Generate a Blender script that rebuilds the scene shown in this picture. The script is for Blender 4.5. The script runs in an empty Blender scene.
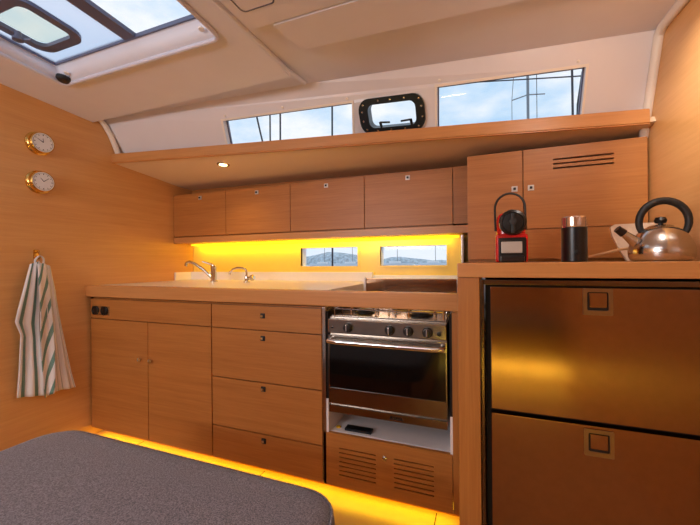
import bpy, bmesh, math, random
from mathutils import Vector, Matrix
from mathutils.geometry import tessellate_polygon
C = bpy.context.scene
COL = C.collection
R = math.radians
PI = math.pi
random.seed(4)

# ------------------------------------------------------------------ camera
cd = bpy.data.cameras.new('camera'); cam = bpy.data.objects.new('camera', cd); COL.objects.link(cam)
cd.sensor_width = 36; cd.lens = 18.0; cd.clip_start = 0.02; cd.clip_end = 2000
yaw, roll = R(21.2), R(-0.52)
F = Vector((-math.sin(yaw), math.cos(yaw), 0)); Rt = Vector((math.cos(yaw), math.sin(yaw), 0)); Up = Vector((0, 0, 1))
R3 = Rt * math.cos(roll) + Up * math.sin(roll); U3 = Up * math.cos(roll) - Rt * math.sin(roll)
m = Matrix((R3, U3, -F)).transposed().to_4x4(); m.translation = (0, 0, 1.05)
cam.matrix_world = m
C.camera = cam

# ------------------------------------------------------------------ world sky with clouds
w = bpy.data.worlds.new('sky'); C.world = w; w.use_nodes = True
nt = w.node_tree; nt.nodes.clear()
def N(nt, t, **kw):
    n = nt.nodes.new(t)
    for k, v in kw.items():
        if k in n.inputs: n.inputs[k].default_value = v
        else: setattr(n, k, v)
    return n
tc = N(nt, 'ShaderNodeTexCoord'); mp = N(nt, 'ShaderNodeMapping'); mp.inputs['Scale'].default_value = (1, 1, 2.2)
mp.inputs['Location'].default_value = (0.35, 0.1, 0.2)
nz = N(nt, 'ShaderNodeTexNoise', Scale=3.2, Detail=7.0, Roughness=.55)
cr = N(nt, 'ShaderNodeValToRGB'); cr.color_ramp.elements[0].position = .38; cr.color_ramp.elements[1].position = .58
cr.color_ramp.elements[0].color = (.29, .45, .62, 1); cr.color_ramp.elements[1].color = (.60, .63, .67, 1)
sx = N(nt, 'ShaderNodeSeparateXYZ'); hz = N(nt, 'ShaderNodeMapRange'); hz.inputs[1].default_value = -.02; hz.inputs[2].default_value = .22
mixh = N(nt, 'ShaderNodeMix', data_type='RGBA'); mixh.inputs[6].default_value = (.55, .60, .66, 1)
bg = N(nt, 'ShaderNodeBackground', Strength=1.6); ow = N(nt, 'ShaderNodeOutputWorld')
L = nt.links.new
L(tc.outputs['Generated'], mp.inputs[0]); L(mp.outputs[0], nz.inputs['Vector']); L(nz.outputs[0], cr.inputs[0])
L(tc.outputs['Generated'], sx.inputs[0]); L(sx.outputs[2], hz.inputs[0]); L(hz.outputs[0], mixh.inputs[0])
L(cr.outputs[0], mixh.inputs[7]); L(mixh.outputs[2], bg.inputs[0]); L(bg.outputs[0], ow.inputs[0])

# ------------------------------------------------------------------ lights
def area(name, loc, rot, sx_, sy_, power, col):
    l = bpy.data.lights.new(name, 'AREA'); l.shape = 'RECTANGLE'; l.size = sx_; l.size_y = sy_; l.energy = power; l.color = col
    o = bpy.data.objects.new(name, l); COL.objects.link(o); o.location = loc; o.rotation_euler = rot
    return o
WARM = (1.0, .88, .76); DAY = (.93, .95, 1.0)
area('overhead_fill', (-.7, -.75, 1.90), (0, 0, 0), 1.3, .9, 6, DAY)  # added overhead fill behind the camera; no hatch is built there
area('rear_fill', (-1.35, -1.86, 1.45), (R(90), 0, 0), 1.6, .35, 5, DAY)  # added fill in front of the rear wall, which has no window
area('upward_fill', (-1.60, -1.80, 1.55), (R(112), 0, R(-12)), 1.1, .55, 34, DAY)  # unseen fill added to brighten the ceiling from behind
def point(name, loc, power, col, r=.06):
    l = bpy.data.lights.new(name, 'POINT'); l.energy = power; l.color = col; l.shadow_soft_size = r
    o = bpy.data.objects.new(name, l); COL.objects.link(o); o.location = loc
    return o
point('right_side_fill', (.45, .95, 1.86), 6.5, WARM, .05)  # fill added to brighten the cupboard and right side; no fixture
l = bpy.data.lights.new('right_wall_fill_spot', 'SPOT'); l.energy = 34; l.color = WARM; l.spot_size = R(56); l.spot_blend = 1; l.shadow_soft_size = .03  # added spot that makes the glow on the right wall; no fixture
o = bpy.data.objects.new('right_wall_fill_spot', l); COL.objects.link(o); o.location = (.30, 1.08, 1.90)
o.rotation_euler = (Vector((.675, 1.50, 1.60)) - Vector((.30, 1.08, 1.90))).to_track_quat('-Z', 'Y').to_euler()
vs = C.view_settings
vs.view_transform = 'Standard'; vs.look = 'None'; vs.gamma = 1.0; vs.use_curve_mapping = False; vs.exposure = 0.0
C.cycles.max_bounces = 10; C.cycles.diffuse_bounces = 5; C.cycles.use_denoising = True
C.cycles.sample_clamp_indirect = 6

# ------------------------------------------------------------------ materials
def srgb(r, g, b):
    f = lambda c: ((c / 255 + .055) / 1.055) ** 2.4 if c > 10 else c / 3294
    return (f(r), f(g), f(b), 1)
def mat(name, col, rough=.5, metal=0.0, emit=0, spec=None, coat=0, noise=0, nscale=40, aniso=0, bump=0):
    m = bpy.data.materials.new(name); m.use_nodes = True; nt = m.node_tree; b = nt.nodes['Principled BSDF']
    b.inputs['Base Color'].default_value = col; b.inputs['Roughness'].default_value = rough; b.inputs['Metallic'].default_value = metal
    if spec is not None: b.inputs['Specular IOR Level'].default_value = spec
    if coat: b.inputs['Coat Weight'].default_value = coat; b.inputs['Coat Roughness'].default_value = .1
    if emit: b.inputs['Emission Color'].default_value = col; b.inputs['Emission Strength'].default_value = emit
    t = N(nt, 'ShaderNodeTexCoord'); n = N(nt, 'ShaderNodeTexNoise', Scale=nscale, Detail=4.0)
    nt.links.new(t.outputs['Object'], n.inputs['Vector'])
    if noise:
        mx = N(nt, 'ShaderNodeMix', data_type='RGBA')
        mx.inputs[6].default_value = tuple(c * (1 - noise) for c in col[:3]) + (1,)
        mx.inputs[7].default_value = tuple(min(1, c * (1 + noise)) for c in col[:3]) + (1,)
        r = N(nt, 'ShaderNodeMapRange'); r.inputs[1].default_value = .35; r.inputs[2].default_value = .65
        nt.links.new(n.outputs[0], r.inputs[0]); nt.links.new(r.outputs[0], mx.inputs[0]); nt.links.new(mx.outputs[2], b.inputs['Base Color'])
    if bump:
        bp = N(nt, 'ShaderNodeBump', Strength=bump, Distance=.002); nt.links.new(n.outputs[0], bp.inputs['Height']); nt.links.new(bp.outputs[0], b.inputs['Normal'])
    return m
def wood(name, c1, c2, axis='X', rough=.42, sc=1.0):
    m = bpy.data.materials.new(name); m.use_nodes = True; nt = m.node_tree; b = nt.nodes['Principled BSDF']; l = nt.links.new
    t = N(nt, 'ShaderNodeTexCoord'); mp = N(nt, 'ShaderNodeMapping')
    s = {'X': (1.2, 1.2, 34), 'Z': (34, 34, 1.2), 'Y': (34, 1.0, 34)}[axis]
    mp.inputs['Scale'].default_value = tuple(v * sc for v in s)
    g = N(nt, 'ShaderNodeNewGeometry')
    l(g.outputs['Position'], mp.inputs[0])
    n1 = N(nt, 'ShaderNodeTexNoise', Scale=1.0, Detail=6.0, Roughness=.65, Distortion=.3)
    l(mp.outputs[0], n1.inputs['Vector'])
    mp2 = N(nt, 'ShaderNodeMapping'); mp2.inputs['Scale'].default_value = tuple(v * sc * 5 for v in s); l(g.outputs['Position'], mp2.inputs[0])
    n2 = N(nt, 'ShaderNodeTexNoise', Scale=1.0, Detail=3.0, Roughness=.6); l(mp2.outputs[0], n2.inputs['Vector'])
    r = N(nt, 'ShaderNodeValToRGB'); r.color_ramp.elements[0].position = .30; r.color_ramp.elements[1].position = .70
    r.color_ramp.elements[0].color = c1; r.color_ramp.elements[1].color = c2
    ad = N(nt, 'ShaderNodeMath', operation='MULTIPLY_ADD'); ad.inputs[1].default_value = .45
    ml = N(nt, 'ShaderNodeMath', operation='MULTIPLY'); ml.inputs[1].default_value = .55
    l(n1.outputs[0], ml.inputs[0]); l(n2.outputs[0], ad.inputs[0]); l(ml.outputs[0], ad.inputs[2]); l(ad.outputs[0], r.inputs[0])
    l(r.outputs[0], b.inputs['Base Color']); b.inputs['Roughness'].default_value = rough
    bp = N(nt, 'ShaderNodeBump', Strength=.12, Distance=.001); l(n2.outputs[0], bp.inputs['Height']); l(bp.outputs[0], b.inputs['Normal'])
    return m
def glass(name, tint=(1, 1, 1, 1), milky=0.0, gloss=.06):
    m = bpy.data.materials.new(name); m.use_nodes = True; nt = m.node_tree; nt.nodes.clear(); l = nt.links.new
    o = N(nt, 'ShaderNodeOutputMaterial'); tr = N(nt, 'ShaderNodeBsdfTransparent'); tr.inputs[0].default_value = tint
    gl = N(nt, 'ShaderNodeBsdfGlossy', Roughness=.02); mx = N(nt, 'ShaderNodeMixShader'); mx.inputs[0].default_value = gloss
    l(tr.outputs[0], mx.inputs[1]); l(gl.outputs[0], mx.inputs[2]); last = mx
    if milky:
        tl = N(nt, 'ShaderNodeBsdfTranslucent'); tl.inputs[0].default_value = (.9, .9, .95, 1); m2 = N(nt, 'ShaderNodeMixShader'); m2.inputs[0].default_value = milky
        l(mx.outputs[0], m2.inputs[1]); l(tl.outputs[0], m2.inputs[2]); last = m2
    l(last.outputs[0], o.inputs[0]); return m
W1, W2 = srgb(160, 98, 43), srgb(187, 124, 62)
M = dict(
    wood=wood('oak_veneer', W1, W2, 'X'), woodv=wood('oak_vertical', W1, W2, 'Z'),
    edge=wood('oak_edge', srgb(186, 124, 68), srgb(206, 146, 88), 'X', .35),
    wallwood=wood('bulkhead_oak', srgb(206, 150, 90), srgb(222, 170, 110), 'X', .33),
    floor=wood('cabin_sole', srgb(196, 150, 100), srgb(214, 172, 120), 'X', .3),
    cream=mat('cream_liner', srgb(228, 226, 236), .45, noise=.015, nscale=6),
    gel=mat('gelcoat', srgb(226, 219, 222), .3, noise=.01, nscale=5),
    soffit=mat('soffit_warm_bounce', srgb(236, 214, 186), .5),  # warm downlight bounce put into the cream colour
    trim=mat('white_trim', srgb(238, 226, 214), .35),
    white=mat('white_laminate', srgb(240, 236, 238), .3, noise=.01),
    splash=mat('splash_led_yellow', srgb(238, 206, 100), .3, noise=.01),  # LED glow partly put into the base colour as yellow
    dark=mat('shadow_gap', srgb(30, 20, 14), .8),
    satin=mat('satin_metal', srgb(205, 200, 196), .4, .4),
    black=mat('black_plastic', srgb(18, 18, 20), .3),
    rubber=mat('black_rubber', srgb(28, 28, 30), .5),
    frame=mat('black_aluminium', srgb(36, 40, 46), .35, .6),
    bluegrey=mat('hatch_frame_grey', srgb(92, 96, 124), .4),
    hframe=mat('hatch_inner_frame', srgb(215, 214, 228), .4),
    steel=mat('stainless', srgb(200, 196, 190), .22, 1.0, noise=.04, nscale=60),
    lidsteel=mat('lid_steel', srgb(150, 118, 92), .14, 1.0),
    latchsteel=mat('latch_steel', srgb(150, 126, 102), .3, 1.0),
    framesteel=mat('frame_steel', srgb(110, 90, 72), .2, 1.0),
    kettlesteel=mat('kettle_steel', srgb(205, 200, 196), .17, 1.0),
    ovensteel=mat('oven_steel', srgb(150, 140, 130), .2, 1.0, noise=.04),
    chrome=mat('chrome', srgb(215, 213, 210), .08, 1.0),
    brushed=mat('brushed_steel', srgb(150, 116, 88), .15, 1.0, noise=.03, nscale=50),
    blackglass=mat('oven_glass', srgb(8, 8, 9), .06, coat=.3),
    brass=mat('polished_brass', srgb(228, 186, 104), .18, 1.0),
    dial=mat('clock_dial', srgb(236, 236, 240), .35),
    ink=mat('dial_ink', srgb(60, 60, 80), .5),
    red=mat('red_plastic', srgb(205, 24, 24), .25, coat=.3),
    plate=mat('silver_label', srgb(190, 186, 178), .35, .3),
    led=mat('yellow_led', (1.0, .68, .015, 1), .5, emit=1.6),
    lamp=mat('downlight_bulb', (1.0, .78, .35, 1), .5, emit=6.0),
    cloth=mat('cream_cloth', srgb(214, 190, 166), .8, noise=.05, bump=.3),
    stick=wood('spoon_wood', srgb(190, 140, 90), srgb(208, 160, 110), 'X', .5),
    glass=glass('window_glass', gloss=.015), glassy=glass('port_glass', (1, .99, .86, 1), .3), glassm=glass('milky_glass', (.95, .96, 1.0, 1), .5),
    water=mat('harbour_water', srgb(190, 208, 224), .25, noise=.2, nscale=.3), hull=mat('hull_white', srgb(225, 228, 232), .3),
    trees=mat('hazy_shore_trees', srgb(176, 190, 200), .9, noise=.3, nscale=.6), mast=mat('mast_alloy', srgb(120, 126, 134), .4, .3), wire=mat('rigging_wire', srgb(52, 56, 66), .4, .5),  # shore trees paled: distance haze put into their colour
)
# fabric of the bench
def fabric():
    m = bpy.data.materials.new('grey_tweed'); m.use_nodes = True; nt = m.node_tree; b = nt.nodes['Principled BSDF']; l = nt.links.new
    t = N(nt, 'ShaderNodeTexCoord'); n = N(nt, 'ShaderNodeTexNoise', Scale=300.0, Detail=2.0, Roughness=.7); l(t.outputs['Object'], n.inputs['Vector'])
    r = N(nt, 'ShaderNodeValToRGB'); e = r.color_ramp.elements; e[0].position = .36; e[1].position = .66
    e[0].color = srgb(74, 73, 82); e[1].color = srgb(140, 137, 147); l(n.outputs[0], r.inputs[0]); l(r.outputs[0], b.inputs['Base Color'])
    b.inputs['Roughness'].default_value = .95; b.inputs['Sheen Weight'].default_value = .2
    bp = N(nt, 'ShaderNodeBump', Strength=.5, Distance=.002); l(n.outputs[0], bp.inputs['Height']); l(bp.outputs[0], b.inputs['Normal'])
    return m
M['fabric'] = fabric()
def towelmat():
    m = bpy.data.materials.new('striped_towel'); m.use_nodes = True; nt = m.node_tree; b = nt.nodes['Principled BSDF']; l = nt.links.new
    uv = N(nt, 'ShaderNodeUVMap'); s = N(nt, 'ShaderNodeSeparateXYZ'); l(uv.outputs[0], s.inputs[0])
    fr = N(nt, 'ShaderNodeMath', operation='FRACT'); l(s.outputs[0], fr.inputs[0])
    a = N(nt, 'ShaderNodeMath', operation='LESS_THAN'); a.inputs[1].default_value = .36; l(fr.outputs[0], a.inputs[0])
    b2 = N(nt, 'ShaderNodeMath', operation='LESS_THAN'); b2.inputs[1].default_value = .12; l(fr.outputs[0], b2.inputs[0])
    g = N(nt, 'ShaderNodeMath', operation='GREATER_THAN'); g.inputs[1].default_value = .5; l(s.outputs[1], g.inputs[0])
    m1 = N(nt, 'ShaderNodeMix', data_type='RGBA'); m1.inputs[6].default_value = srgb(232, 230, 232); m1.inputs[7].default_value = srgb(112, 148, 140); l(a.outputs[0], m1.inputs[0])
    m2 = N(nt, 'ShaderNodeMix', data_type='RGBA'); m2.inputs[6].default_value = srgb(232, 228, 226); m2.inputs[7].default_value = srgb(182, 186, 176); l(b2.outputs[0], m2.inputs[0])
    m3 = N(nt, 'ShaderNodeMix', data_type='RGBA'); l(g.outputs[0], m3.inputs[0]); l(m1.outputs[2], m3.inputs[6]); l(m2.outputs[2], m3.inputs[7])
    l(m3.outputs[2], b.inputs['Base Color']); b.inputs['Roughness'].default_value = .95
    return m
M['towel'] = towelmat()

# ------------------------------------------------------------------ mesh helpers
class G:
    """collects shapes in world coordinates; build() links them as ONE mesh object"""
    def __init__(s): s.b = bmesh.new()
    def box(s, x0, x1, y0, y1, z0, z1, bev=0.0, seg=2):
        t = bmesh.new(); bmesh.ops.create_cube(t, size=1)
        for v in t.verts: v.co = Vector(((x0 + x1) / 2 + v.co.x * (x1 - x0), (y0 + y1) / 2 + v.co.y * (y1 - y0), (z0 + z1) / 2 + v.co.z * (z1 - z0)))
        if bev: bmesh.ops.bevel(t, geom=t.edges[:], offset=bev, segments=seg, profile=.6, affect='EDGES')
        s._join(t); return s
    def _join(s, t, mtx=None):
        mp = {}
        for v in t.verts: mp[v] = s.b.verts.new(mtx @ v.co if mtx else v.co)
        for f in t.faces:
            try: s.b.faces.new([mp[v] for v in f.verts])
            except ValueError: pass
        t.free()
    def tube(s, pts, r, seg=12, closed=False, caps=True):
        pts = [Vector(p) for p in pts]; n = len(pts); rs = r if isinstance(r, (list, tuple)) else [r] * n
        rings = []; up = None
        for i, p in enumerate(pts):
            a = pts[(i - 1) % n] if (closed or i > 0) else p; c = pts[(i + 1) % n] if (closed or i < n - 1) else p
            d = (c - a).normalized()
            if up is None: up = d.orthogonal().normalized()
            up = (up - d * up.dot(d)).normalized(); sd = d.cross(up)
            rings.append([s.b.verts.new(p + (up * math.cos(2 * PI * k / seg) + sd * math.sin(2 * PI * k / seg)) * rs[i]) for k in range(seg)])
        for i in range(n if closed else n - 1):
            A, B = rings[i], rings[(i + 1) % n]
            for k in range(seg): s.b.faces.new((A[k], A[(k + 1) % seg], B[(k + 1) % seg], B[k]))
        if caps and not closed: s.b.faces.new(rings[0][::-1]); s.b.faces.new(rings[-1])
        return s
    def lathe(s, prof, o=(0, 0, 0), axis='Z', seg=32):
        """prof: list of (radius, height) along axis from o"""
        o = Vector(o)
        ax = {'Z': (Vector((0, 0, 1)), Vector((1, 0, 0))), 'X': (Vector((1, 0, 0)), Vector((0, 1, 0))), '-Y': (Vector((0, -1, 0)), Vector((1, 0, 0)))}[axis] if isinstance(axis, str) else (Vector(axis).normalized(), Vector(axis).orthogonal().normalized())
        a, u = ax; v = a.cross(u); rings = []
        for r, h in prof:
            if r < 1e-6: rings.append([s.b.verts.new(o + a * h)])
            else: rings.append([s.b.verts.new(o + a * h + (u * math.cos(2 * PI * k / seg) + v * math.sin(2 * PI * k / seg)) * r) for k in range(seg)])
        for A, B in zip(rings, rings[1:]):
            for k in range(seg):
                k2 = (k + 1) % seg
                if len(A) == 1 and len(B) == 1: continue
                if len(A) == 1: s.b.faces.new((A[0], B[k2], B[k]))
                elif len(B) == 1: s.b.faces.new((A[k], A[k2], B[0]))
                else: s.b.faces.new((A[k], A[k2], B[k2], B[k]))
        if len(rings[0]) > 1: s.b.faces.new(rings[0][::-1])
        if len(rings[-1]) > 1: s.b.faces.new(rings[-1])
        return s
    def holed(s, outer, holes, fn, d0, d1):
        """flat outline (u, v) with holes, mapped by fn(u, v, depth), given thickness d0..d1"""
        loops = [outer] + holes
        tri = tessellate_polygon([[Vector((p[0], p[1], 0)) for p in l] for l in loops])
        flat = [p for l in loops for p in l]
        A = [s.b.verts.new(fn(p[0], p[1], d0)) for p in flat]; B = [s.b.verts.new(fn(p[0], p[1], d1)) for p in flat]
        for t in tri:
            for V in (A, B):
                try: s.b.faces.new([V[i] for i in t])
                except ValueError: pass
        k = 0
        for l in loops:
            n = len(l)
            for i in range(n):
                j = (i + 1) % n
                s.b.faces.new((A[k + i], A[k + j], B[k + j], B[k + i]))
            k += n
        return s
    def sheet(s, rows, thick=None):
        V = [[s.b.verts.new(p) for p in r] for r in rows]
        for A, B in zip(V, V[1:]):
            for k in range(len(A) - 1): s.b.faces.new((A[k], A[k + 1], B[k + 1], B[k]))
        return s
    def build(s, name, mat_, parent=None, smooth=True, label=None):
        bmesh.ops.recalc_face_normals(s.b, faces=s.b.faces[:])
        off = parent.matrix_world.translation if parent else Vector((0, 0, 0))
        if parent is not None: off = WORLD[parent.name]
        else:
            zs = [v.co for v in s.b.verts]
            off = Vector((sum(v.x for v in zs) / len(zs), sum(v.y for v in zs) / len(zs), min(v.z for v in zs)))
        for v in s.b.verts: v.co -= off
        me = bpy.data.meshes.new(name); s.b.to_mesh(me); s.b.free()
        if smooth: me.shade_smooth(); me.set_sharp_from_angle(angle=R(35))
        me.materials.append(M[mat_] if isinstance(mat_, str) else mat_)
        o = bpy.data.objects.new(name, me); COL.objects.link(o)
        if smooth: wn = o.modifiers.new('normals', 'WEIGHTED_NORMAL'); wn.keep_sharp = True; wn.weight = 80
        if parent is not None: o.parent = parent; WORLD[o.name] = off.copy()
        else: o.location = off; WORLD[o.name] = off.copy()
        if label: o['label'] = label
        return o
WORLD = {}
def thing(name, loc, label, cat, group=None):
    o = bpy.data.objects.new(name, None); COL.objects.link(o); o.location = loc; o.empty_display_size = .1
    WORLD[o.name] = Vector(loc); o['label'] = label; o['category'] = cat
    if group: o['group'] = group
    return o
def tag(o, label, cat, group=None):
    o['label'] = label; o['category'] = cat
    if group: o['group'] = group
    return o
def struct(o): o['kind'] = 'structure'; return o
def rrect(x0, x1, y0, y1, r, n=6):
    out = []
    for cx, cy, a in ((x1 - r, y1 - r, 0), (x0 + r, y1 - r, 90), (x0 + r, y0 + r, 180), (x1 - r, y0 + r, 270)):
        for k in range(n + 1):
            t = R(a + 90 * k / n); out.append((cx + r * math.cos(t), cy + r * math.sin(t)))
    return out
XZ = lambda u, v, d: Vector((u, d, v))
XY = lambda u, v, d: Vector((u, v, d))

XL, XR, YB, YF = -2.272, 0.675, 2.27, -1.9
# ------------------------------------------------------------------ room shell
struct(G().box(XL, XR, YF, YB, -.04, 0).build('floor', 'floor'))
g = G()
for x in (-1.9, -1.05, -.20): g.box(x - .002, x + .002, YF, 1.49, -.001, .0006)
struct(g.build('floor_seams', 'dark'))
struct(G().box(XL - .04, XL, YF, YB + .05, 0, 2.12).build('wall_left', 'wallwood'))
struct(G().box(XR, XR + .04, YF, YB + .05, 0, 2.16).build('wall_right', 'wallwood'))
struct(G().box(XL - .04, XR + .04, YF - .04, YF, 0, 2.16).build('wall_front', 'wallwood'))
wz = [(-1.255, -.815, 1.025, 1.158), (-.655, -.226, 1.028, 1.155)]
rect = lambda a: [(a[0], a[2]), (a[1], a[2]), (a[1], a[3]), (a[0], a[3])]
struct(G().holed([(XL, 0), (XR, 0), (XR, 1.66), (XL, 1.66)], [rect(a) for a in wz], XZ, 2.27, 2.33).build('wall_back', 'cream'))
for i, a in enumerate(wz):
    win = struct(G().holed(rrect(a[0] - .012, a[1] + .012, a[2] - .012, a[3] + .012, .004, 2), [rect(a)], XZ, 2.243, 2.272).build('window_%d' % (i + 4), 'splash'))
    G().box(a[0], a[1], 2.30, 2.305, a[2], a[3]).build('pane', 'glass', win)

# sloping side of the coach roof with its windows
def Lw(X): s = (X + 2.272) / 2.947; return Vector((X, 1.66 + s * .26, 1.75 - s * .085))
def Uw(X):
    if X < -.86: return Vector((X, 1.515 + (X + 2.272) * .0744, 1.975 + (X + 2.272) * .005))
    return Vector((X, 1.62 + (X + .86) * .106, 1.982 + (X + .86) * .002))
NO = Vector((0, .86, .5))
def side(X, t, d): return Lw(X) * (1 - t) + Uw(X) * t + NO * d
w1 = [(-1.455, .02), (-.674, .02), (-.641, .630), (-1.422, .617)]
w2 = [(-.226, .03), (.412, .03), (.414, .706), (-.213, .700)]
pc = rrect(-.605, -.275, .13, .69, .06, 6)
def prr(x0, x1, t0, t1, r, n=6):        # rounded rectangle in (X, t): t spans about .3 m
    return [(x, t) for x, t in [(p[0], t0 + (p[1]) / .29) for p in rrect(x0, x1, 0, (t1 - t0) * .29, r, n)]]
pout, pin = prr(-.608, -.276, .130, .665, .055), prr(-.560, -.320, .225, .572, .028)
pmid = prr(-.590, -.29, .160, .635, .045)
outer = [(XL, 0), (-1.0, 0), (-.86, 0), (XR, 0), (XR, 1), (-.86, 1), (XL, 1)]
def bow(pl, n=8):
    return pl
struct(G().holed(outer, [w1, w2, pmid], side, 0, .045).build('wall_coachroof', 'gel', smooth=False))
def inset(q, e, f): return q
for i, q in enumerate((w1, w2)):
    cx = sum(p[0] for p in q) / 4; cy = sum(p[1] for p in q) / 4
    big = [(p[0] + (.010 if p[0] > cx else -.010), p[1] + (.035 if p[1] > cy else -.03)) for p in q]
    sm = [(p[0] + (-.006 if p[0] > cx else .006), p[1] + (-.022 if p[1] > cy else .02)) for p in q]
    fr = struct(G().holed(big, [q], side, -.004, .001).build('window_%d' % (i + 1), 'trim', smooth=False))
    G().holed(q, [sm], side, .030, .042).build('window_seal', 'bluegrey', fr, smooth=False)
    G().holed(q, [], side, .034, .038).build('pane', 'glass', fr, smooth=False)
    g = G()
    for fx in ((.03, .5, .97) if i == 0 else (.02, .95)):
        X = q[3][0] + (q[2][0] - q[3][0]) * fx; g.lathe([(.007, 0), (.006, .004), (0, .006)], side(X, q[2][1] + .075, -.0), -NO, 10)
    g.build('blind_clip', 'trim', fr)
# porthole
ph = thing('opening_porthole', tuple(side(-.44, .135, 0)), 'black framed opening porthole between the two long cabin windows', 'porthole')
G().holed(pout, [pin], side, -.022, .0).build('frame', 'frame', ph)
G().holed(pmid, [pin], side, .0, .045).build('liner', 'frame', ph)
G().holed(pin, [], side, .012, .017).build('pane', 'glass', ph)
for (X, t) in ((-.580, .58), (-.50, .62), (-.44, .62), (-.37, .62), (-.30, .59), (-.29, .48), (-.29, .33), (-.31, .20), (-.38, .18), (-.45, .18), (-.52, .18), (-.575, .21), (-.588, .34), (-.588, .48)):
    G().lathe([(.0055, 0), (.005, .003), (0, .004)], side(X, t, -.022), -NO, 10).build('screw', 'chrome', ph)
for X, sgn in ((-.50, 1), (-.345, -1)):
    a = side(X, .235, -.02); b = side(X, .31, -.035)
    l = G().tube([a, b], .007, 8).tube([b, side(X + sgn * .05, .30, -.038)], .005, 8).build('latch_lever', 'black', ph)
# end mouldings of the side panel
pl = [side(XL + .018, t, -.012) for t in (0, .2, .4, .6, .8, 1.0)]
pl = [Vector((XL + .018, 1.60, 1.78)), Vector((XL + .018, 1.575, 1.84)), Vector((XL + .018, 1.55, 1.89)), Vector((XL + .018, 1.515, 1.94)), Vector((XL + .018, 1.47, 1.975))]
struct(G().tube(pl, .016, 10).build('trim_1', 'trim'))
pr = [side(XR - .012, t, -.012) for t in (-.2, 0, .2, .4, .6, .8, .95)] + [Vector((XR - .012, 1.74, 1.978)), Vector((XR - .012, 1.60, 1.972)), Vector((XR - .012, 1.36, 1.955))]
struct(G().tube(pr, .018, 12).build('trim_2', 'trim'))

# soffit / side deck under the windows
def sof(X, k):
    s = (X - XL) / (XR - XL)
    p = [((1.585, 1.715), (1.845, 1.635)), ((1.80, 1.695), (1.95, 1.625)), ((2.10, 1.665), (2.10, 1.615)), ((2.33, 1.66), (2.33, 1.61)), ((2.33, 1.72), (2.33, 1.66)), ((1.60, 1.74), (1.86, 1.66))][k]
    return Vector((X, p[0][0] * (1 - s) + p[1][0] * s, p[0][1] * (1 - s) + p[1][1] * s))
g = G()
rows = [[sof(XL + (XR - XL) * i / 8, k % 6) for k in range(6)] + [sof(XL + (XR - XL) * i / 8, 0)] for i in range(9)]
g.sheet(rows)
struct(g.build('ceiling_soffit', 'soffit'))
# wooden fiddle rail
g = G()
A = [(XL + .0, 1.565, 1.712), (XL, 1.59, 1.712), (XL, 1.59, 1.77), (XL, 1.565, 1.772)]
B = [(XR - .028, 1.825, 1.622), (XR - .028, 1.85, 1.622), (XR - .028, 1.85, 1.685), (XR - .028, 1.825, 1.687)]
va = [g.b.verts.new(p) for p in A]; vb = [g.b.verts.new(p) for p in B]
for k in range(4): g.b.faces.new((va[k], va[(k + 1) % 4], vb[(k + 1) % 4], vb[k]))
g.b.faces.new(va); g.b.faces.new(vb[::-1])
bmesh.ops.bevel(g.b, geom=[e for e in g.b.edges if e.calc_length() > 1], offset=.006, segments=3, affect='EDGES')
tag(g.build('window_ledge', 'edge'), 'long oak ledge rail running below the cabin windows', 'ledge')

# ceiling -------------------------------------------------------------
def zc(Y): return 1.937 + .07 * (1.45 - Y)
HX0, HX1, HY0, HY1 = -1.965, -.985, .40, 1.126
lip = rrect(HX0, HX1, HY0, HY1, .03, 5)
struct(G().holed([(XL, YF), (-.86, YF), (-.86, 1.455), (XL, 1.455)], [lip], lambda u, v, d: Vector((u, v, zc(v) + d)), 0, .02).build('ceiling', 'cream', smooth=False))
# right-hand part of the ceiling with two hanging liner panels
g = G()
g.sheet([[(X, YF, 1.960), (X, 1.15, 1.958), tuple(Uw(X))] for X in (-.86, -.4, .0, .35, XR)])
o = struct(g.build('ceiling_moulding', 'cream', smooth=False))
sm = o.modifiers.new('s', 'SOLIDIFY'); sm.thickness = .02; sm.offset = 1
g = G().box(-.835, XR - .001, YF + .001, 1.118, 1.944, 1.957, .005, 3)
struct(g.build('ceiling_panel', 'cream'))
g = G(); pb = [(-.735, 1.124), (XR - .001, 1.124), (XR - .001, 1.362), (-.708, 1.297)]
g.holed(pb, [], lambda u, v, d: Vector((u, v, 1.942 + d)), 0, .0145)
bmesh.ops.bevel(g.b, geom=[e for e in g.b.edges if all(v.co.z < 1.945 for v in e.verts) and e.is_boundary is False and len(e.link_faces) == 2 and e.calc_face_angle(0) > 1], offset=.006, segments=3, affect='EDGES')
struct(g.build('ceiling_panel', 'cream'))
g = G().sheet([[(X, 1.36, 2.0), tuple(Uw(X))] for X in (XL, -1.5, -.86)])
o = struct(g.build('ceiling_fillet', 'cream', smooth=False)); sm = o.modifiers.new('s', 'SOLIDIFY'); sm.thickness = .02; sm.offset = 1
struct(G().tube([(-.862, YF, 1.972), (-.862, 1.0, 1.962), (-.864, 1.44, 1.955), (-.864, 1.60, 1.98)], .012, 10).build('trim_3', 'cream'))
GX0, GX1, GY1 = -1.957, -1.02, 1.084
roofh = [(GX0 - .15, HY0 - .15), (GX1 + .12, HY0 - .15), (GX1 + .12, GY1 + .12), (GX0 - .15, GY1 + .12)]
struct(G().holed([(XL - .04, YF - .04), (XR + .04, YF - .04), (XR + .04, 1.80), (XL - .04, 1.66)], [roofh], XY, 2.075, 2.12).build('ceiling_deck', 'gel', smooth=False))
pt = G().holed(rrect(-.80, -.66, .86, 1.03, .02), [rrect(-.795, -.665, .865, 1.025, .017)], XY, 1.9428, 1.9445).build('ceiling_plate', 'bluegrey')
tag(pt, 'thin rounded rectangular outline of a cover plate on the cream ceiling', 'cover plate')

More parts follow.
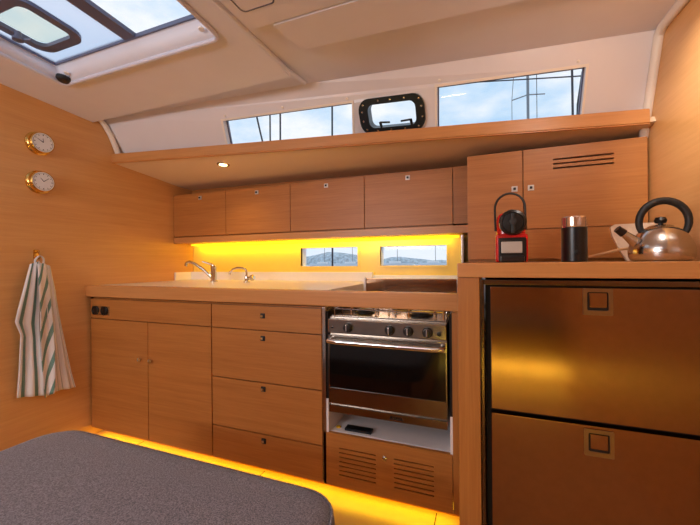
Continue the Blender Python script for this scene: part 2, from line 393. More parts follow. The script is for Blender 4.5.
# roof hatch
ht = thing('roof_hatch', (-1.5, .75, 1.95), 'large roof hatch with two glass panes and a grey dividing bar', 'hatch')
g = G(); n = len(lip)
top = rrect(GX0, GX1, HY0 + .03, GY1, .012, 5)
ra = [Vector((p[0], p[1], zc(p[1]) - .006)) for p in rrect(HX0 + .004, HX1 - .004, HY0 + .004, HY1 - .004, .03, 5)]
rb = [Vector((p[0], p[1], zc(p[1]) + .062)) for p in top]
rm = [a.lerp(b, .45) + Vector((0, 0, .014)) for a, b in zip(ra, rb)]
R0 = [[g.b.verts.new(p) for p in r] for r in (ra, rm, rb)]
for A_, B_ in zip(R0, R0[1:]):
    for k in range(n): g.b.faces.new((A_[k], A_[(k + 1) % n], B_[(k + 1) % n], B_[k]))
o = g.build('recess_liner', 'cream', ht); sm = o.modifiers.new('s', 'SOLIDIFY'); sm.thickness = .006; sm.offset = 1
g = G().tube([Vector((p[0], p[1], zc(p[1]) - .004)) for p in rrect(HX0, HX1, HY0, HY1, .035, 6)], .009, 8, closed=True)
g.build('lip', 'hframe', ht)
zg = lambda u, v, d: Vector((u, v, zc(v) + .062 + d))
G().holed([(GX0, HY0 + .03), (GX1, HY0 + .03), (GX1, GY1), (GX0, GY1)], [[(GX0 + .004, HY0 + .05), (GX1 - .004, HY0 + .05), (GX1 - .004, GY1 - .004), (GX0 + .004, GY1 - .004)]], zg, 0, .02).build('outer_frame', 'hframe', ht)
G().holed([(GX0 + .004, HY0 + .05), (GX1 - .004, HY0 + .05), (GX1 - .004, GY1 - .004), (GX0 + .004, GY1 - .004)], [[(GX0 + .011, HY0 + .056), (GX1 - .011, HY0 + .056), (GX1 - .011, GY1 - .011), (GX0 + .011, GY1 - .011)]], zg, .001, .018).build('seal', 'bluegrey', ht)
G().holed([(-1.462, HY0 + .05), (-1.398, HY0 + .05), (-1.398, GY1 - .004), (-1.462, GY1 - .004)], [], zg, .004, .022).build('dividing_bar', 'bluegrey', ht)
PX0, PX1, PY0, PY1 = -1.888, -1.604, .752, 1.012
port_hole = rrect(PX0 + .015, PX1 - .015, PY0 + .015, PY1 - .015, .05)
G().holed([(GX0 + .006, HY0 + .05), (-1.46, HY0 + .05), (-1.46, GY1 - .006), (GX0 + .006, GY1 - .006)], [port_hole], zg, .010, .014).build('pane', 'glassm', ht, label='milky pane around the small port')
G().holed([(-1.40, HY0 + .05), (GX1 - .006, HY0 + .05), (GX1 - .006, GY1 - .006), (-1.40, GY1 - .006)], [], zg, .010, .014).build('pane', 'glass', ht, label='clear pane beside the dividing bar')
pf = G().holed(rrect(PX0, PX1, PY0, PY1, .065), [rrect(PX0 + .037, PX1 - .037, PY0 + .037, PY1 - .037, .035)], zg, -.004, .012).build('port_frame', 'bluegrey', ht)
G().holed(rrect(PX0 + .034, PX1 - .034, PY0 + .034, PY1 - .034, .036), [], zg, .016, .019).build('port_pane', 'glassy', pf)
hx = -1.835
G().lathe([(.012, 0), (.012, .02), (.02, .024), (.02, .036), (0, .04)], zg(hx, .875, -.002), (0, 0, -1), 14).tube([zg(hx - .02, .875, -.03), zg(hx + .045, .900, -.03)], .006, 8).build('catch', 'bluegrey', pf)
for X, Y in ((GX0 + .06, 1.095), (GX1 - .03, 1.09)):
    G().lathe([(.012, 0), (.010, .006), (0, .008)], (X, Y, zc(Y) + .026), (0, -.3, -1), 12).build('clip', 'trim', ht)
tag(G().lathe([(.030, 0), (.030, .012), (.022, .02), (0, .022)], (HX0 + .035, 1.10, zc(1.1) + .012), (0, -.2, -1), 20).build('corner_vent', 'rubber'), 'small dark round fitting in the corner of the roof hatch recess', 'vent')

# downlight in the soffit
dl = thing('downlight', (-1.555, 1.79, 1.69), 'small round warm downlight in the cream soffit above the wall cabinets', 'light')
nd = Vector((0, -.07, -1))
G().lathe([(.038, 0), (.040, .004), (.036, .008), (.029, .008), (.029, .003)], (-1.555, 1.79, 1.686), nd, 24).build('bezel', 'chrome', dl)
G().lathe([(.028, 0), (.024, .006), (0, .008)], (-1.555, 1.79, 1.686), nd, 20).build('bulb', 'lamp', dl)
l = bpy.data.lights.new('downlight_light', 'SPOT'); l.energy = 5; l.color = (1, .66, .30); l.spot_size = R(125); l.spot_blend = .8; l.shadow_soft_size = .02
lo = bpy.data.objects.new('downlight_light', l); COL.objects.link(lo); lo.location = (-1.555, 1.785, 1.662)

# ------------------------------------------------------------------ galley
YG = 1.42
def knob(x, y, z, parent, s=.017, m_='chrome'):
    G().box(x - s / 2, x + s / 2, y - .012, y + .001, z - s / 2, z + s / 2, .003).build('knob', m_, parent)
def latch_knob(x, y, z, parent, up=False):
    r_ = .0135 if up else .012
    G().box(x - r_, x + r_, y - .005, y + .001, z - r_, z + r_, .002).build('knob_plate', 'satin' if up else 'rubber', parent)
    G().box(x - .006, x + .006, y - .012, y - .004, z - .006, z + .006, .002).build('knob', 'rubber' if up else 'chrome', parent)

# toe kick and floor led
struct(G().box(XL, -.085, 1.50, 1.52, 0, .085).build('baseboard_galley', 'wood'))
tag(G().box(-2.24, -.10, 1.475, 1.497, .040, .058, .003).build('floor_led_strip', 'led'), 'glowing yellow light strip under the base cabinets at floor level', 'light strip')
area('floor_led_light', (-1.17, 1.46, .05), (R(-25), 0, 0), 2.1, .02, 2.1, (1, .66, .01))

# base cabinet with two doors
bc = thing('base_cabinet', (-1.79, 1.8, .06), 'oak base cabinet with two doors and a socket panel against the left wall', 'cabinet')
G().box(-2.258, -1.32, YG + .02, 2.2, .06, .85).build('body', 'woodv', bc)
G().box(-2.272, -2.259, YG + .012, 1.6, .06, .85).build('gap_shade', 'dark', bc)  # dark strip standing in for the shade in the gap at the wall
G().box(-2.255, -1.322, YG, YG + .018, .728, .843, .002).build('top_panel', 'wood', bc)
for x0, x1, kx in ((-2.255, -1.775, -1.825), (-1.771, -1.322, -1.742)):
    d = G().box(x0, x1, YG, YG + .018, .06, .723, .002).build('door', 'wood', bc)
    G().lathe([(.006, 0), (.006, .008), (.012, .012), (.012, .018), (0, .021)], (kx, YG, .512), '-Y', 16).build('knob', 'chrome', d)
so = G().box(-2.238, -2.085, YG - .004, YG + .001, .748, .802, .002).build('socket_plate', 'steel', bc)
for x in (-2.205, -2.125):
    G().lathe([(.027, 0), (.027, .007), (.022, .009), (.020, .004), (0, .004)], (x, YG - .003, .775), '-Y', 20).build('socket', 'black', so)
# drawers
dc = thing('drawer_cabinet', (-1.0, 1.8, .06), 'oak base cabinet with four stacked drawers left of the oven', 'cabinet')
G().box(-1.318, -.69, YG + .02, 2.2, .06, .85).build('body', 'woodv', dc)
for z0, z1, kz in ((.728, .843, .797), (.476, .723, .688), (.227, .471, .444), (.06, .222, .194)):
    d = G().box(-1.316, -.692, YG, YG + .018, z0, z1, .002).build('drawer', 'wood', dc)
    latch_knob(-1.004, YG, kz, d)

# oven cabinet surround
oc = thing('oven_cabinet', (-.40, 1.8, .06), 'oak oven housing with two slotted vents beneath the oven', 'cabinet')
G().box(-.688, -.672, YG, 2.2, .06, .85, .001).build('side_panel', 'steel', oc, label='grey metal edge strip left of the oven')
G().box(-.126, -.085, YG, 2.2, .06, .85, .001).build('side_panel', 'woodv', oc)
G().box(-.672, -.126, YG + .03, 2.2, .27, .29).build('shelf', 'white', oc, label='white shelf under the oven')
G().box(-.672, -.662, YG + .004, 2.19, .29, .44).box(-.136, -.126, YG + .004, 2.19, .29, .44).box(-.672, -.126, 2.14, 2.16, .29, .6).build('liner', 'white', oc)
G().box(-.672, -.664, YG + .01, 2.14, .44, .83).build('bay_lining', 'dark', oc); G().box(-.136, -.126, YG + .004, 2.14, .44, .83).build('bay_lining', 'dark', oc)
slots = []
for x0, x1 in ((-.611, -.442), (-.363, -.200)):
    for k in range(7):
        z = .234 - k * .0195; slots.append([(x0, z - .0055), (x1, z - .0055), (x1, z), (x0, z)])
vp = G().holed([(-.686, .06), (-.128, .06), (-.128, .292), (-.686, .292)], slots, XZ, YG, YG + .016).build('vent_panel', 'wood', oc, smooth=False)
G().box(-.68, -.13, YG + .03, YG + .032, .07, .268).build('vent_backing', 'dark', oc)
G().lathe([(.010, 0), (.010, .004), (.006, .006), (0, .006)], (-.403, YG, .225), '-Y', 16).build('lock', 'steel', vp)

# oven
ov = thing('marine_oven', (-.40, 1.7, .385), 'stainless gas oven with black glass door and four knobs below the worktop', 'oven')
G().box(-.655, -.145, YG + .012, 1.93, .385, .808, .003).build('body', 'ovensteel', ov)
G().box(-.655, -.145, YG - .012, YG + .012, .74, .803, .006, 3).build('control_panel', 'ovensteel', ov)
for x in (-.557, -.372, -.295, -.218):
    k = G().lathe([(.021, 0), (.021, .006), (.017, .008), (.015, .022), (0, .024)], (x, YG - .012, .769), '-Y', 20).build('knob', 'black', ov)
    G().box(x - .003, x + .003, YG - .040, YG - .034, .757, .783, .001).build('pointer', 'chrome', k)
G().lathe([(.009, 0), (.009, .006), (0, .008)], (-.172, YG - .012, .766), '-Y', 14).build('ignition_button', 'black', ov)
G().lathe([(.005, 0), (.005, .003), (0, .004)], (-.632, YG - .012, .766), '-Y', 12).build('indicator', 'black', ov)
dr = G().holed([(-.655, .430), (-.145, .430), (-.145, .732), (-.655, .732)], [[(-.650, .497), (-.150, .497), (-.150, .690), (-.650, .690)]], XZ, YG - .006, YG + .012).build('door', 'ovensteel', ov, smooth=False)
G().box(-.651, -.149, YG - .003, YG + .008, .496, .691).build('door_glass', 'blackglass', dr)
G().tube([(-.640, YG - .002, .713), (-.640, YG - .034, .710), (-.60, YG - .040, .709), (-.20, YG - .040, .709), (-.160, YG - .034, .710), (-.160, YG - .002, .713)], .012, 12).build('handle', 'chrome', dr)
G().box(-.655, -.145, YG - .004, YG + .012, .388, .420, .002).build('lower_panel', 'ovensteel', ov)
g = G()
for x, ww, z in ((-.372, .008, .404), (-.360, .006, .403), (-.350, .007, .4035), (-.339, .006, .403), (-.329, .007, .4035)): g.box(x - ww / 2, x + ww / 2, YG - .0055, YG - .0035, z - .005, z + .006, .001)
g.tube([(-.38, YG - .005, .398), (-.35, YG - .005, .3965), (-.32, YG - .005, .4)], .0015, 6)
g.build('maker_badge', 'black', ov)
G().box(-.650, -.150, YG + .02, 1.92, .808, .814, .001).build('hob_plate', 'ovensteel', ov)
for cx, cy, rr in ((-.53, 1.56, .035), (-.27, 1.56, .042), (-.40, 1.80, .05)):
    bn = G().lathe([(rr + .012, 0), (rr + .010, .006), (rr, .010), (rr, .016), (rr - .006, .020), (0, .021)], (cx, cy, .814), 'Z', 24).build('burner', 'black', ov)
    g = G()
    for k in range(6):
        a = k * PI / 3 + .2; c, s_ = math.cos(a), math.sin(a)
        g.tube([(cx + c * .112, cy + s_ * .10, .816), (cx + c * .11, cy + s_ * .098, .846), (cx + c * .03, cy + s_ * .03, .850)], .005, 8)
    g.build('pan_support', 'chrome', ov)
g = G()
for z in (.842, .868): g.tube([(-.64, 1.45, z), (-.16, 1.45, z), (-.16, 1.90, z), (-.64, 1.90, z)], .004, 8, closed=True)
for x in (-.64, -.16):
    for y in (1.45, 1.67, 1.90): g.tube([(x, y, .812), (x, y, .868)], .004, 8)
g.build('guard_rail', 'chrome', ov)
for x0 in (-.55, -.35, -.24):
    G().tube([(x0, 1.445, .868), (x0 + .03, 1.47, .875), (x0 + .07, 1.56, .858)], .0045, 8).build('pot_clamp', 'chrome', ov)
# raised lid standing behind the hob
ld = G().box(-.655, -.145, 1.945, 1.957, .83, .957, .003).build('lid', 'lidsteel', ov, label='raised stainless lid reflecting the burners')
G().box(-.667, -.655, 1.935, 1.962, .83, .962, .002).build('lid_edge', 'white', ov)

# dark tag on shelf under oven
tag(G().box(-.602, -.478, YG + .045, YG + .085, .2905, .302, .002).build('small_black_tray', 'frame'), 'short dark grey strip lying on the white shelf under the oven', 'tray')
tag(G().lathe([(.012, 0), (.012, .003), (.008, .006), (0, .006)], (-.640, YG + .065, .2905), 'Z', 16).build('yellow_reflection', mat('yellow_reflection_paint', srgb(225, 180, 40), .4)), 'tiny yellow cap painted in as a disc on the left end of the white shelf under the oven', 'cap')  # yellow reflection on the shelf, put in as a small coloured disc

# worktop
wt = thing('galley_worktop', (-1.3, 1.8, .855), 'long oak edged galley worktop over the base cabinets and oven', 'worktop')
G().box(XL + .001, -.084, 1.40, 1.445, .857, .926, .007, 3).build('front_edge', 'edge', wt)
G().box(XL + .001, -.69, 1.445, 2.245, .862, .922).build('top', mat('worktop_laminate', srgb(238, 228, 216), .3, noise=.02), wt, label='pale beige top surface')
G().box(-.70, -.084, 2.10, 2.245, .86, .925).build('rear_strip', 'white', wt)
# recessed gap beneath edge
G().box(XL + .001, -.126, 1.437, 1.47, .843, .8575).build('shadow_gap', 'dark', wt) if False else None

# backsplash
bs = thing('backsplash', (-1.2, 2.24, .926), 'yellow lit splash panel behind the sink taps with two small windows', 'backsplash')
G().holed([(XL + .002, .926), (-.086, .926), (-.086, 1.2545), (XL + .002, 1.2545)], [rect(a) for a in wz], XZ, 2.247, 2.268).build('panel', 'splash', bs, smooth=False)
G().box(XL + .002, -.70, 2.212, 2.2465, .9225, .985, .003).build('upstand', 'white', bs, label='white upstand along the worktop')
G().box(-.70, -.128, 2.225, 2.2465, .9255, .965, .002).build('upstand', 'white', bs)
G().box(-.128, -.116, 2.06, 2.2465, .926, 1.20, .001).build('end_strip', 'steel', bs)
G().box(XL + .001, XL + .012, 2.055, 2.211, .9225, .985, .002).build('upstand', 'white', bs)
tag(G().box(XL + .02, -.15, 2.205, 2.246, 1.198, 1.209, .003).build('cabinet_led_strip', 'led'), 'glowing yellow light strip under the wall cabinets', 'light strip')
area('cabinet_led_light', (-1.2, 2.19, 1.195), (R(48), 0, 0), 2.0, .02, 2.7, (1, .68, .0))

# wall cabinets
YU = 2.05
for i, (x0, x1, kx, lab) in enumerate(((-2.268, -1.765, -2.0, 'oak wall cabinet in the corner beside the left wall'), (-1.761, -1.225, -1.49, 'oak wall cabinet second from the left wall, under the downlight'),
                                       (-1.221, -.699, -.955, 'oak wall cabinet above the left small splash window'), (-.695, -.172, -.425, 'oak wall cabinet above the right small splash window'))):
    wc = thing('wall_cabinet', ((x0 + x1) / 2, 2.15, 1.255), lab, 'cabinet', 'wall cabinets above the sink')
    G().box(x0, x1, YU + .02, 2.268, 1.256, 1.580).build('body', 'wood', wc)
    d = G().box(x0, x1, YU, YU + .018, 1.262, 1.583, .0015).build('door', 'wood', wc)
    latch_knob(kx, YU, 1.547, d, True)
    if i == 3: G().box(-.168, -.087, YU, YU + .018, 1.262, 1.583, .0015).build('filler_panel', 'wood', wc)
tag(G().box(XL + .002, -.087, YU + .002, 2.246, 1.210, 1.254, .002).build('cabinet_light_rail', 'edge'), 'oak rail running under the wall cabinets', 'rail')

struct(G().box(XL + .001, -.086, 2.235, 2.255, 1.581, 1.66).build('trim_4', 'wood'))
# tall cupboard on the right
YT = 1.90
tc_ = thing('upper_cupboard', (.29, 2.0, 1.046), 'large oak cupboard with vent slots behind the coffee machine and kettle', 'cabinet')
G().box(-.083, .668, YT + .02, 2.268, 1.046, 1.588).build('body', 'woodv', tc_)
d = G().box(-.085, .171, YT, YT + .018, 1.060, 1.590, .0015).build('door', 'wood', tc_); latch_knob(.135, YT, 1.404, d, True)
vs_ = [[(.302, z - .008), (.542, z - .008), (.542, z), (.302, z)] for z in (1.534, 1.513, 1.492)]
d = G().holed([(.175, 1.206), (.664, 1.206), (.664, 1.590), (.175, 1.590)], vs_, XZ, YT, YT + .018).build('door', 'wood', tc_, smooth=False); latch_knob(.207, YT, 1.404, d, True)
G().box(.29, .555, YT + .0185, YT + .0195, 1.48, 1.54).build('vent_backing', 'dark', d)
G().box(.175, .664, YT, YT + .018, 1.060, 1.202, .0015).build('lower_panel', 'wood', tc_)

# drawer refrigerator block
YR = 1.15
tag(G().box(-.084, -.018, YR - .002, 1.885, 0, 1.0, .004).build('end_panel', 'woodv'), 'tall narrow oak end panel left of the steel refrigerator', 'panel')
tag(G().box(-.084, XR - .001, YR - .006, 1.885, 1.0, 1.045, .004).build('refrigerator_worktop', 'edge'), 'oak worktop over the steel refrigerator holding the kettle', 'worktop')
fr = thing('drawer_refrigerator', (.3, 1.4, 0), 'brushed steel refrigerator with two wide drawers and square latches', 'refrigerator')
G().box(-.002, .64, YR + .03, 1.80, .02, .99).build('body', 'dark', fr)
G().box(-.016, -.006, YR, YR + .03, .10, .994, .002).box(-.006, .655, YR + .004, YR + .03, .978, .993, .002).box(.64, .66, YR, YR + .03, .10, .994).build('frame', 'framesteel', fr)
G().box(-.016, .66, YR + .03, YR + .05, .0, .10).build('plinth', 'dark', fr)
for z0, z1, lz in ((.602, .973, .935), (.14, .590, .544)):
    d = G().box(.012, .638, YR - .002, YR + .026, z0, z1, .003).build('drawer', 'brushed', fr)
    x = .287
    p = G().holed(rrect(x - .035, x + .035, lz - .037, lz + .037, .003, 2), [rrect(x - .025, x + .025, lz - .024, lz + .027, .004, 3)], XZ, YR - .005, YR - .001).build('latch_plate', 'latchsteel', d)
    G().box(x - .025, x + .025, YR - .0025, YR - .0018, lz - .024, lz + .027).build('latch_recess', 'dark', p)
    G().box(x - .021, x + .021, YR - .007, YR - .0026, lz - .016, lz + .025, .003).build('latch_button', 'brushed', p)

# ------------------------------------------------------------------ taps
t = thing('mixer_tap', (-1.785, 1.95, .922), 'chrome mixer tap with a long slanting spout beside the corner', 'tap')
G().lathe([(.026, 0), (.026, .008), (.020, .014), (.019, .09), (.022, .10), (.021, .118), (0, .122)], (-1.785, 1.95, .922), 'Z', 20).build('body', 'chrome', t)
G().tube([(-1.79, 1.945, .945), (-1.86, 1.93, 1.01), (-1.93, 1.915, 1.055), (-1.965, 1.908, 1.065), (-1.99, 1.905, 1.058), (-1.995, 1.904, 1.035)], [.012, .011, .010, .010, .011, .012], 12).build('spout', 'chrome', t)
G().tube([(-1.785, 1.95, 1.038), (-1.80, 1.94, 1.046), (-1.86, 1.92, 1.066)], [.008, .007, .005], 10).build('lever', 'chrome', t)
t = thing('pump_tap', (-1.515, 1.95, .922), 'small chrome gooseneck tap with side valve near the worktop middle', 'tap')
G().lathe([(.022, 0), (.022, .008), (.014, .014), (.014, .04), (.009, .048), (0, .05)], (-1.505, 1.95, .922), 'Z', 18).build('base', 'chrome', t)
arc = [(-1.505, 1.95, .96), (-1.505, 1.95, 1.0), (-1.512, 1.948, 1.012), (-1.535, 1.945, 1.020), (-1.575, 1.94, 1.020), (-1.605, 1.935, 1.010), (-1.625, 1.93, .992), (-1.630, 1.93, .975)]
G().tube(arc, .0075, 10).build('spout', 'chrome', t)
v = G().tube([(-1.505, 1.95, .948), (-1.46, 1.94, .952)], .010, 12).build('valve', 'chrome', t)
G().lathe([(.016, 0), (.020, .006), (.020, .020), (.014, .026), (0, .027)], (-1.462, 1.938, .952), (1, -.2, .2), 14).build('valve_knob', 'chrome', v)

# ------------------------------------------------------------------ left wall: clocks, hook, towel
for z, lab, h1, h2 in ((1.714, 'round brass ship clock with white dial, the upper of the two', 95, 150), (1.503, 'round brass barometer with white dial, the lower of the two', 130, 40)):
    ck = thing('brass_clock' if z > 1.6 else 'brass_barometer', (XL, 1.165, z), lab, 'clock' if z > 1.6 else 'barometer')
    yc = 1.168
    G().lathe([(.062, .0005), (.062, .007), (.056, .011), (.052, .016), (.050, .030), (.055, .036), (.056, .042), (.052, .046), (.050, .042)], (XL, yc, z), 'X', 40).build('case', 'brass', ck)
    dlm = G().lathe([(.0505, 0), (.0505, .0022), (0, .0022)], (XL + .042, yc, z), 'X', 36).build('dial', 'dial', ck)
    g = G()
    for k in range(12):
        a = k * PI / 6; c, s_ = math.cos(a), math.sin(a)
        g.tube([(XL + .0448, yc + c * .036, z + s_ * .036), (XL + .0448, yc + c * .042, z + s_ * .042)], .0013 if k % 3 else .002, 6)
    g.tube([(XL + .0446, yc + math.cos(2 * PI * k / 40) * .045, z + math.sin(2 * PI * k / 40) * .045) for k in range(40)], .0006, 5, closed=True)
    g.build('markings', 'ink', dlm)
    for a, ln in ((h1, .022), (h2, .032)):
        a = R(a); G().tube([(XL + .0465, yc, z), (XL + .0465, yc + math.cos(a) * ln, z + math.sin(a) * ln)], [.0018, .0009], 6).build('hand', 'ink', dlm)
hk = thing('brass_hook', (XL, 1.152, 1.10), 'small brass hook on the left wall holding the towel', 'hook')
G().box(XL + .0005, XL + .004, 1.140, 1.164, 1.085, 1.135, .003).build('plate', 'brass', hk)
G().tube([(XL + .003, 1.152, 1.12), (XL + .018, 1.152, 1.118), (XL + .026, 1.152, 1.128)], .0055, 10).build('prong', 'brass', hk)
G().tube([(XL + .003, 1.152, 1.098), (XL + .015, 1.152, 1.088), (XL + .030, 1.152, 1.086), (XL + .040, 1.152, 1.098)], .0055, 10).build('lower_prong', 'brass', hk)

# towel: three falls from the hook
bmt = bmesh.new(); uvl = bmt.loops.layers.uv.new('UVMap')
def fall(rows, x0, amp, nf, ph, ustr, skew, typ, u0=0.0, nu=36, nv=40):
    def smp(v):
        f = v * (len(rows) - 1); i = min(int(f), len(rows) - 2); f -= i; f = f * f * (3 - 2 * f) if False else f
        a, b = rows[i], rows[i + 1]; return [a[k] * (1 - f) + b[k] * f for k in range(4)]
    grid = []
    for j in range(nv + 1):
        v = j / nv; y0, z0, y1, z1 = smp(v); r = []
        for i in range(nu + 1):
            u = i / nu
            x = x0 + amp * (.35 + .65 * v) * math.sin(nf * 2 * PI * u + ph + .8 * v) + .006 * math.sin(5 * v + 3 * u)
            r.append((bmt.verts.new((x, y0 + (y1 - y0) * u, z0 + (z1 - z0) * u)), u, v))
        grid.append(r)
    for A_, B_ in zip(grid, grid[1:]):
        for k in range(nu):
            q = (A_[k], A_[k + 1], B_[k + 1], B_[k]); f = bmt.faces.new([p[0] for p in q]); f.smooth = True
            for lp, p in zip(f.loops, q): lp[uvl].uv = (u0 + p[1] * ustr + p[2] * skew, typ)
TX = XL + .036
fall([(1.108, 1.057, 1.15, 1.072), (1.081, .949, 1.152, .945), (1.056, .848, 1.152, .811), (1.039, .763, 1.150, .731), (1.063, .693, 1.150, .651), (1.060, .60, 1.152, .55), (1.057, .514, 1.157, .461), (1.048, .374, 1.160, .348)], TX, .007, 2, 0, 2.0, .0, 0, .72)
fall([(1.130, 1.060, 1.165, 1.060), (1.132, .946, 1.186, .92), (1.138, .812, 1.198, .80), (1.140, .651, 1.205, .65), (1.150, .488, 1.205, .49), (1.160, .336, 1.200, .35)], TX + .018, .006, 1, 1, 1.3, 5.0, 0, .3)
fall([(1.150, 1.064, 1.198, 1.046), (1.169, .943, 1.226, .912), (1.178, .806, 1.245, .770), (1.181, .642, 1.273, .594), (1.178, .480, 1.298, .433), (1.176, .355, 1.318, .34)], TX + .004, .009, 2.5, 2, 5.0, .0, 1, .2)
for v in bmt.verts: v.co -= Vector((XL + .03, 1.165, .33))
me = bpy.data.meshes.new('dish_towel'); bmt.to_mesh(me); bmt.free(); me.materials.append(M['towel'])
tw = bpy.data.objects.new('dish_towel', me); COL.objects.link(tw); tw.location = (XL + .03, 1.165, .33); WORLD['dish_towel'] = Vector((XL + .03, 1.165, .33))
sm = tw.modifiers.new('s', 'SOLIDIFY'); sm.thickness = .0025; sm.offset = 0
tag(tw, 'white towel with green stripes hanging from the brass hook', 'towel')
hl = [(XL + .034 + .003 * math.sin(k), 1.152 + .020 * math.sin(2 * PI * k / 16), 1.072 + .026 * math.cos(2 * PI * k / 16)) for k in range(16)]
lp = G().tube(hl, .005, 8, closed=True); 
b_ = lp.build('hanging_loop', mat('towel_loop', srgb(220, 218, 220), .9), tw)

# ------------------------------------------------------------------ bench in front
bn = thing('grey_bench', (-.92, .3, 0), 'low bench with a large dark grey fabric cushion in the foreground', 'bench')
G().box(-1.44, -.42, -.55, .76, 0, .345, .02, 3).build('base', 'wood', bn)
t_ = bmesh.new(); pts = rrect(-1.500, -.340, -.62, .848, .10, 8)
g = G()
def ringat(inset_, z): 
    return [g.b.verts.new((p[0], p[1], z)) for p in rrect(-1.500 + inset_, -.340 - inset_, -.62 + inset_, .848 - inset_, max(.02, .11 - inset_ * .5), 8)]
rings = [ringat(i_, z) for i_, z in ((.03, .348), (.008, .356), (0, .375), (0, .415), (.006, .432), (.020, .445), (.045, .4515), (.12, .454), (.30, .455))]
for A_, B_ in zip(rings, rings[1:]):
    n = len(A_)
    for k in range(n): g.b.faces.new((A_[k], A_[(k + 1) % n], B_[(k + 1) % n], B_[k]))
g.b.faces.new(rings[0][::-1]); g.b.faces.new(rings[-1])
t_.free()
cu = g.build('cushion', 'fabric', bn)
G().tube([(p[0], p[1], .434) for p in rrect(-1.500 + .005, -.340 - .005, -.62 + .005, .848 - .005, .11, 8)], .0042, 8, closed=True).build('piping', 'fabric', cu)

# ------------------------------------------------------------------ things on the right worktop
ZW = 1.045
cm = thing('coffee_machine', (.088, 1.42, ZW), 'small red and black coffee machine with an arched black handle', 'coffee machine')
G().box(.034, .143, 1.40, 1.56, ZW, 1.15, .012, 3).box(.040, .138, 1.42, 1.55, 1.12, 1.232, .03, 4).build('body', 'red', cm)
G().lathe([(.046, 0), (.047, .010), (.044, .020), (.036, .024), (.034, .020), (0, .022)], (.092, 1.405, 1.190), '-Y', 32).build('brew_head', 'black', cm)
G().lathe([(.012, 0), (.012, .014), (0, .016)], (.092, 1.385, 1.190), '-Y', 16).box(.086, .098, 1.372, 1.384, 1.150, 1.222, .003).build('lever', 'rubber', cm)
G().box(.044, .136, 1.388, 1.402, ZW + .002, 1.135, .006, 3).build('front_panel', 'black', cm)
G().box(.050, .128, 1.368, 1.402, ZW + .001, ZW + .024, .004, 2).build('drip_tray', 'black', cm)
G().box(.053, .122, 1.3845, 1.389, 1.079, 1.120, .002).build('label_plate', 'plate', cm)
hp = [(.036, 1.45, 1.165)] + [(.086 - .052 * math.cos(a), 1.45, 1.250 + .055 * math.sin(a)) for a in [PI * k / 14 for k in range(15)]] + [(.140, 1.45, 1.165)]
G().tube(hp, .0042, 10).build('handle', 'rubber', cm)

fx = .294
fo = thing('milk_frother', (fx, 1.45, ZW), 'black cylindrical milk frother with a clear rim between coffee machine and kettle', 'frother')
G().lathe([(.038, 0), (.040, .003), (.040, .118), (.039, .122), (0, .122)], (fx, 1.45, ZW), 'Z', 36).build('body', 'black', fo)
G().lathe([(.039, .122), (.040, .125), (.040, .156), (.037, .160), (.030, .161), (.030, .152), (0, .152)], (fx, 1.45, ZW), 'Z', 36).build('rim', mat('frother_rim', srgb(205, 185, 175), .12, .85), fo)
bt = G()
for k in range(12): bt.box(fx - .006, fx + .006, 1.4085, 1.412, ZW + .050 + k * .0055, ZW + .053 + k * .0055, .0006)
bt.build('grille', 'frame', fo)
G().lathe([(.008, 0), (.008, .002), (.006, .003), (0, .003)], (fx, 1.4105, ZW + .033), '-Y', 18).build('button', 'frame', fo)

kx, ky = .558, 1.50
kt = thing('kettle', (kx, ky, ZW), 'round stainless kettle with a big black ring handle', 'kettle')
G().lathe([(.074, 0), (.083, .004), (.088, .016), (.0895, .034), (.087, .050), (.081, .068), (.072, .086), (.060, .101), (.045, .113), (.030, .119), (0, .119)], (kx, ky, ZW), 'Z', 48).build('body', 'kettlesteel', kt)
ldk = G().lathe([(.036, .1175), (.032, .1200), (.025, .123), (.010, .125), (0, .125)], (kx, ky, ZW), 'Z', 32).build('lid', 'steel', kt)
G().lathe([(.007, .122), (.007, .128), (.015, .130), (.018, .139), (.014, .149), (0, .152)], (kx, ky, ZW), 'Z', 20).build('lid_knob', 'black', ldk)
ha = [(kx + .008 - .068 * math.cos(a), ky, ZW + .134 + .072 * math.sin(a)) for a in [R(-36 + (252) * k / 24) for k in range(25)]]
G().tube(ha, [.0095 + .003 * math.sin(PI * k / 24) for k in range(25)], 14).build('handle', 'rubber', kt)
sp = G().tube([(kx - .070, ky - .012, ZW + .062), (kx - .098, ky - .018, ZW + .087), (kx - .115, ky - .021, ZW + .101)], [.020, .014, .011], 16).build('spout', 'steel', kt)
G().tube([(kx - .110, ky - .020, ZW + .097), (kx - .130, ky - .024, ZW + .114)], [.0145, .0125], 16).build('whistle_cap', 'black', kt)

# cream pot holder leaning behind the kettle
g = G()
def hold(u, v, d): return Vector((u, 1.66 + (v - ZW) * .45 + d + .006 * math.sin(u * 60), v))
out = [(p[0] + .035, ZW + (p[1] - ZW) * 1.1) for p in [(.475, ZW + .001), (.60, ZW + .001), (.615, ZW + .06), (.60, ZW + .125), (.585, ZW + .138), (.455, ZW + .136), (.440, ZW + .125), (.441, ZW + .095), (.455, ZW + .045)]]
g.holed(out, [], hold, -.008, .008)
tag(g.build('pot_holder', 'cloth', smooth=False), 'pale cream cloth pot holder leaning behind the kettle', 'pot holder')
tag(G().tube([(.345, 1.58, ZW + .012), (.42, 1.585, ZW + .032), (.470, 1.59, ZW + .045), (.52, 1.60, ZW + .05)], [.004, .0045, .005, .006], 8).tube([(.345, 1.58, ZW + .012), (.335, 1.58, ZW + .006), (.30, 1.58, ZW + .005)], .004, 8).build('wooden_spoon', 'stick'), 'thin pale wooden stick lying between milk frother and kettle', 'spoon')

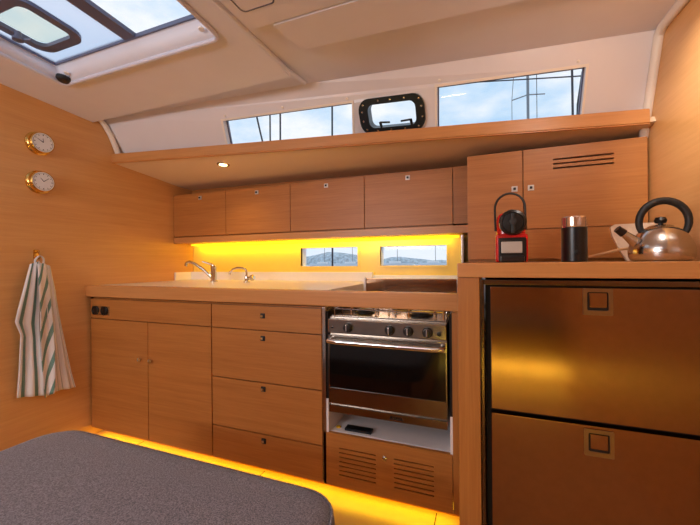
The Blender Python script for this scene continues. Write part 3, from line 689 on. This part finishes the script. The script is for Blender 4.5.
# ------------------------------------------------------------------ cabin behind the camera
ob = thing('opposite_bench', (-.8, -1.5, 0), 'wooden saloon bench across the cabin behind the viewpoint', 'bench')
G().box(XL + .001, .67, -1.899, -1.25, .10, .40, .01).build('base', 'wood', ob)
G().box(XL + .01, .665, -1.899, -1.22, .402, .50, .03, 3).build('cushion', 'fabric', ob)
tag(G().box(-2.1, .65, -1.28, -1.262, .075, .094, .003).build('bench_led_strip', 'led'), 'yellow light strip below the opposite bench', 'light strip')
area('bench_led_light', (-.7, -1.20, .09), (R(80), 0, 0), 2.7, .02, 5, (1, .78, .10))

# ------------------------------------------------------------------ outside: harbour and rigging
struct(G().box(-600, 600, 3.5, 900, -.35, -.30).build('harbour_water', 'water'))
g = G(); rr = random.Random(2); V = []
xs = [-330 + k * 6 for k in range(90)]
for x in xs:
    h = 3.0 + 2.2 * rr.random() + 2.0 * math.sin(x * .05) + 1.2 * math.sin(x * .13 + 1)
    V.append([(x, 200, -.3), (x, 202, h * .6), (x, 208, h), (x, 230, h * .9), (x, 240, -.3)])
g.sheet(V); struct(g.build('far_shore', 'trees'))
rr = random.Random(9)
for X, lab in ((-39.5, 'far white yacht, left one of two seen through the left splash window'), (-31, 'far white yacht, right one of two seen through the left splash window'),
               (-19.5, 'far white yacht, left one of two seen through the right splash window'), (-11.5, 'far white yacht, right one of two seen through the right splash window')):
    Y = 80 + rr.random() * 6
    b = thing('moored_yacht', (X, Y, -.3), lab, 'yacht', 'yachts seen through the splash windows')
    g = G(); ln = 3.6 + rr.random() * 1.2
    rws = []
    for s_, wd in ((-1, .75), (-.5, 1.0), (0, 1.1), (.5, .9), (1, .05)):
        rws.append([(X + s_ * ln, Y - wd * .4, -.4), (X + s_ * ln, Y - wd, .75 + abs(s_) * .1), (X + s_ * ln, Y + wd, .75 + abs(s_) * .1), (X + s_ * ln, Y + wd * .4, -.4), (X + s_ * ln, Y - wd * .4, -.4)])
    g.sheet(rws).build('hull', 'hull', b)
    G().box(X - 1.6, X + 1.0, Y - .6, Y + .6, .75, 1.25, .15).build('cabin', 'hull', b)
    G().tube([(X + .3, Y, .9), (X + .3, Y, 10)], .07, 6).build('mast', 'mast', b)
# mast seen through the right window
nm = thing('neighbour_mast', (1.565, 15, -.3), 'tall grey mast with spreaders seen through the right cabin window', 'mast')
G().tube([(1.56, 15, -.2), (1.56, 15, 14)], .05, 8).build('pole', 'mast', nm)
G().tube([(1.0, 15, 7.30), (1.56, 15, 7.42), (2.14, 15, 7.35)], .022, 6).build('spreader', 'mast', nm)
G().tube([(1.86, 14.95, -.2), (1.86, 15, 13)], .012, 6).tube([(1.0, 15, -.2), (1.0, 15, 7.3), (1.5, 15, 14)], .010, 6).build('stay', 'wire', nm)
for pts, r_, lab in (
    (((-2.19, 3.0, 2.62), (-2.13, 3.0, 2.38), (-2.03, 3.0, 2.0), (-1.93, 3.0, -.3)), .009, 'dark curved rigging wire, leftmost in the left cabin window'),
    (((-2.013, 3, 3.0), (-2.016, 3, -.3)), .008, 'dark vertical rigging wire second from the left end of the left cabin window'),
    (((-1.89, 3, 3.0), (-1.915, 3, -.3)), .009, 'dark vertical rigging wire third from the left end of the left cabin window'),
    (((-1.325, 3, 3.0), (-1.35, 3, -.3)), .009, 'dark vertical rigging wire near the right end of the left cabin window'),
    (((.600, 3, 3.0), (.605, 3, 2.42), (.618, 3, -.3)), .008, 'dark vertical rigging wire near the right end of the right cabin window'),
    (((.72, 3, 2.62), (.672, 3, 2.42), (.645, 3.02, 2.2), (.640, 3.02, 2.0), (.650, 3.02, -.3)), .010, 'dark curved rigging wire at the right edge of the right cabin window'),
    (((-.3, 3, 2.53), (-.031, 3, 2.489), (.604, 3, 2.405), (.9, 3, 2.37)), .005, 'thin horizontal wire crossing the top of the right cabin window')):
    tag(G().tube(pts, r_, 8).build('rigging_wire', 'wire'), lab, 'wire', 'rigging wires outside the cabin windows')
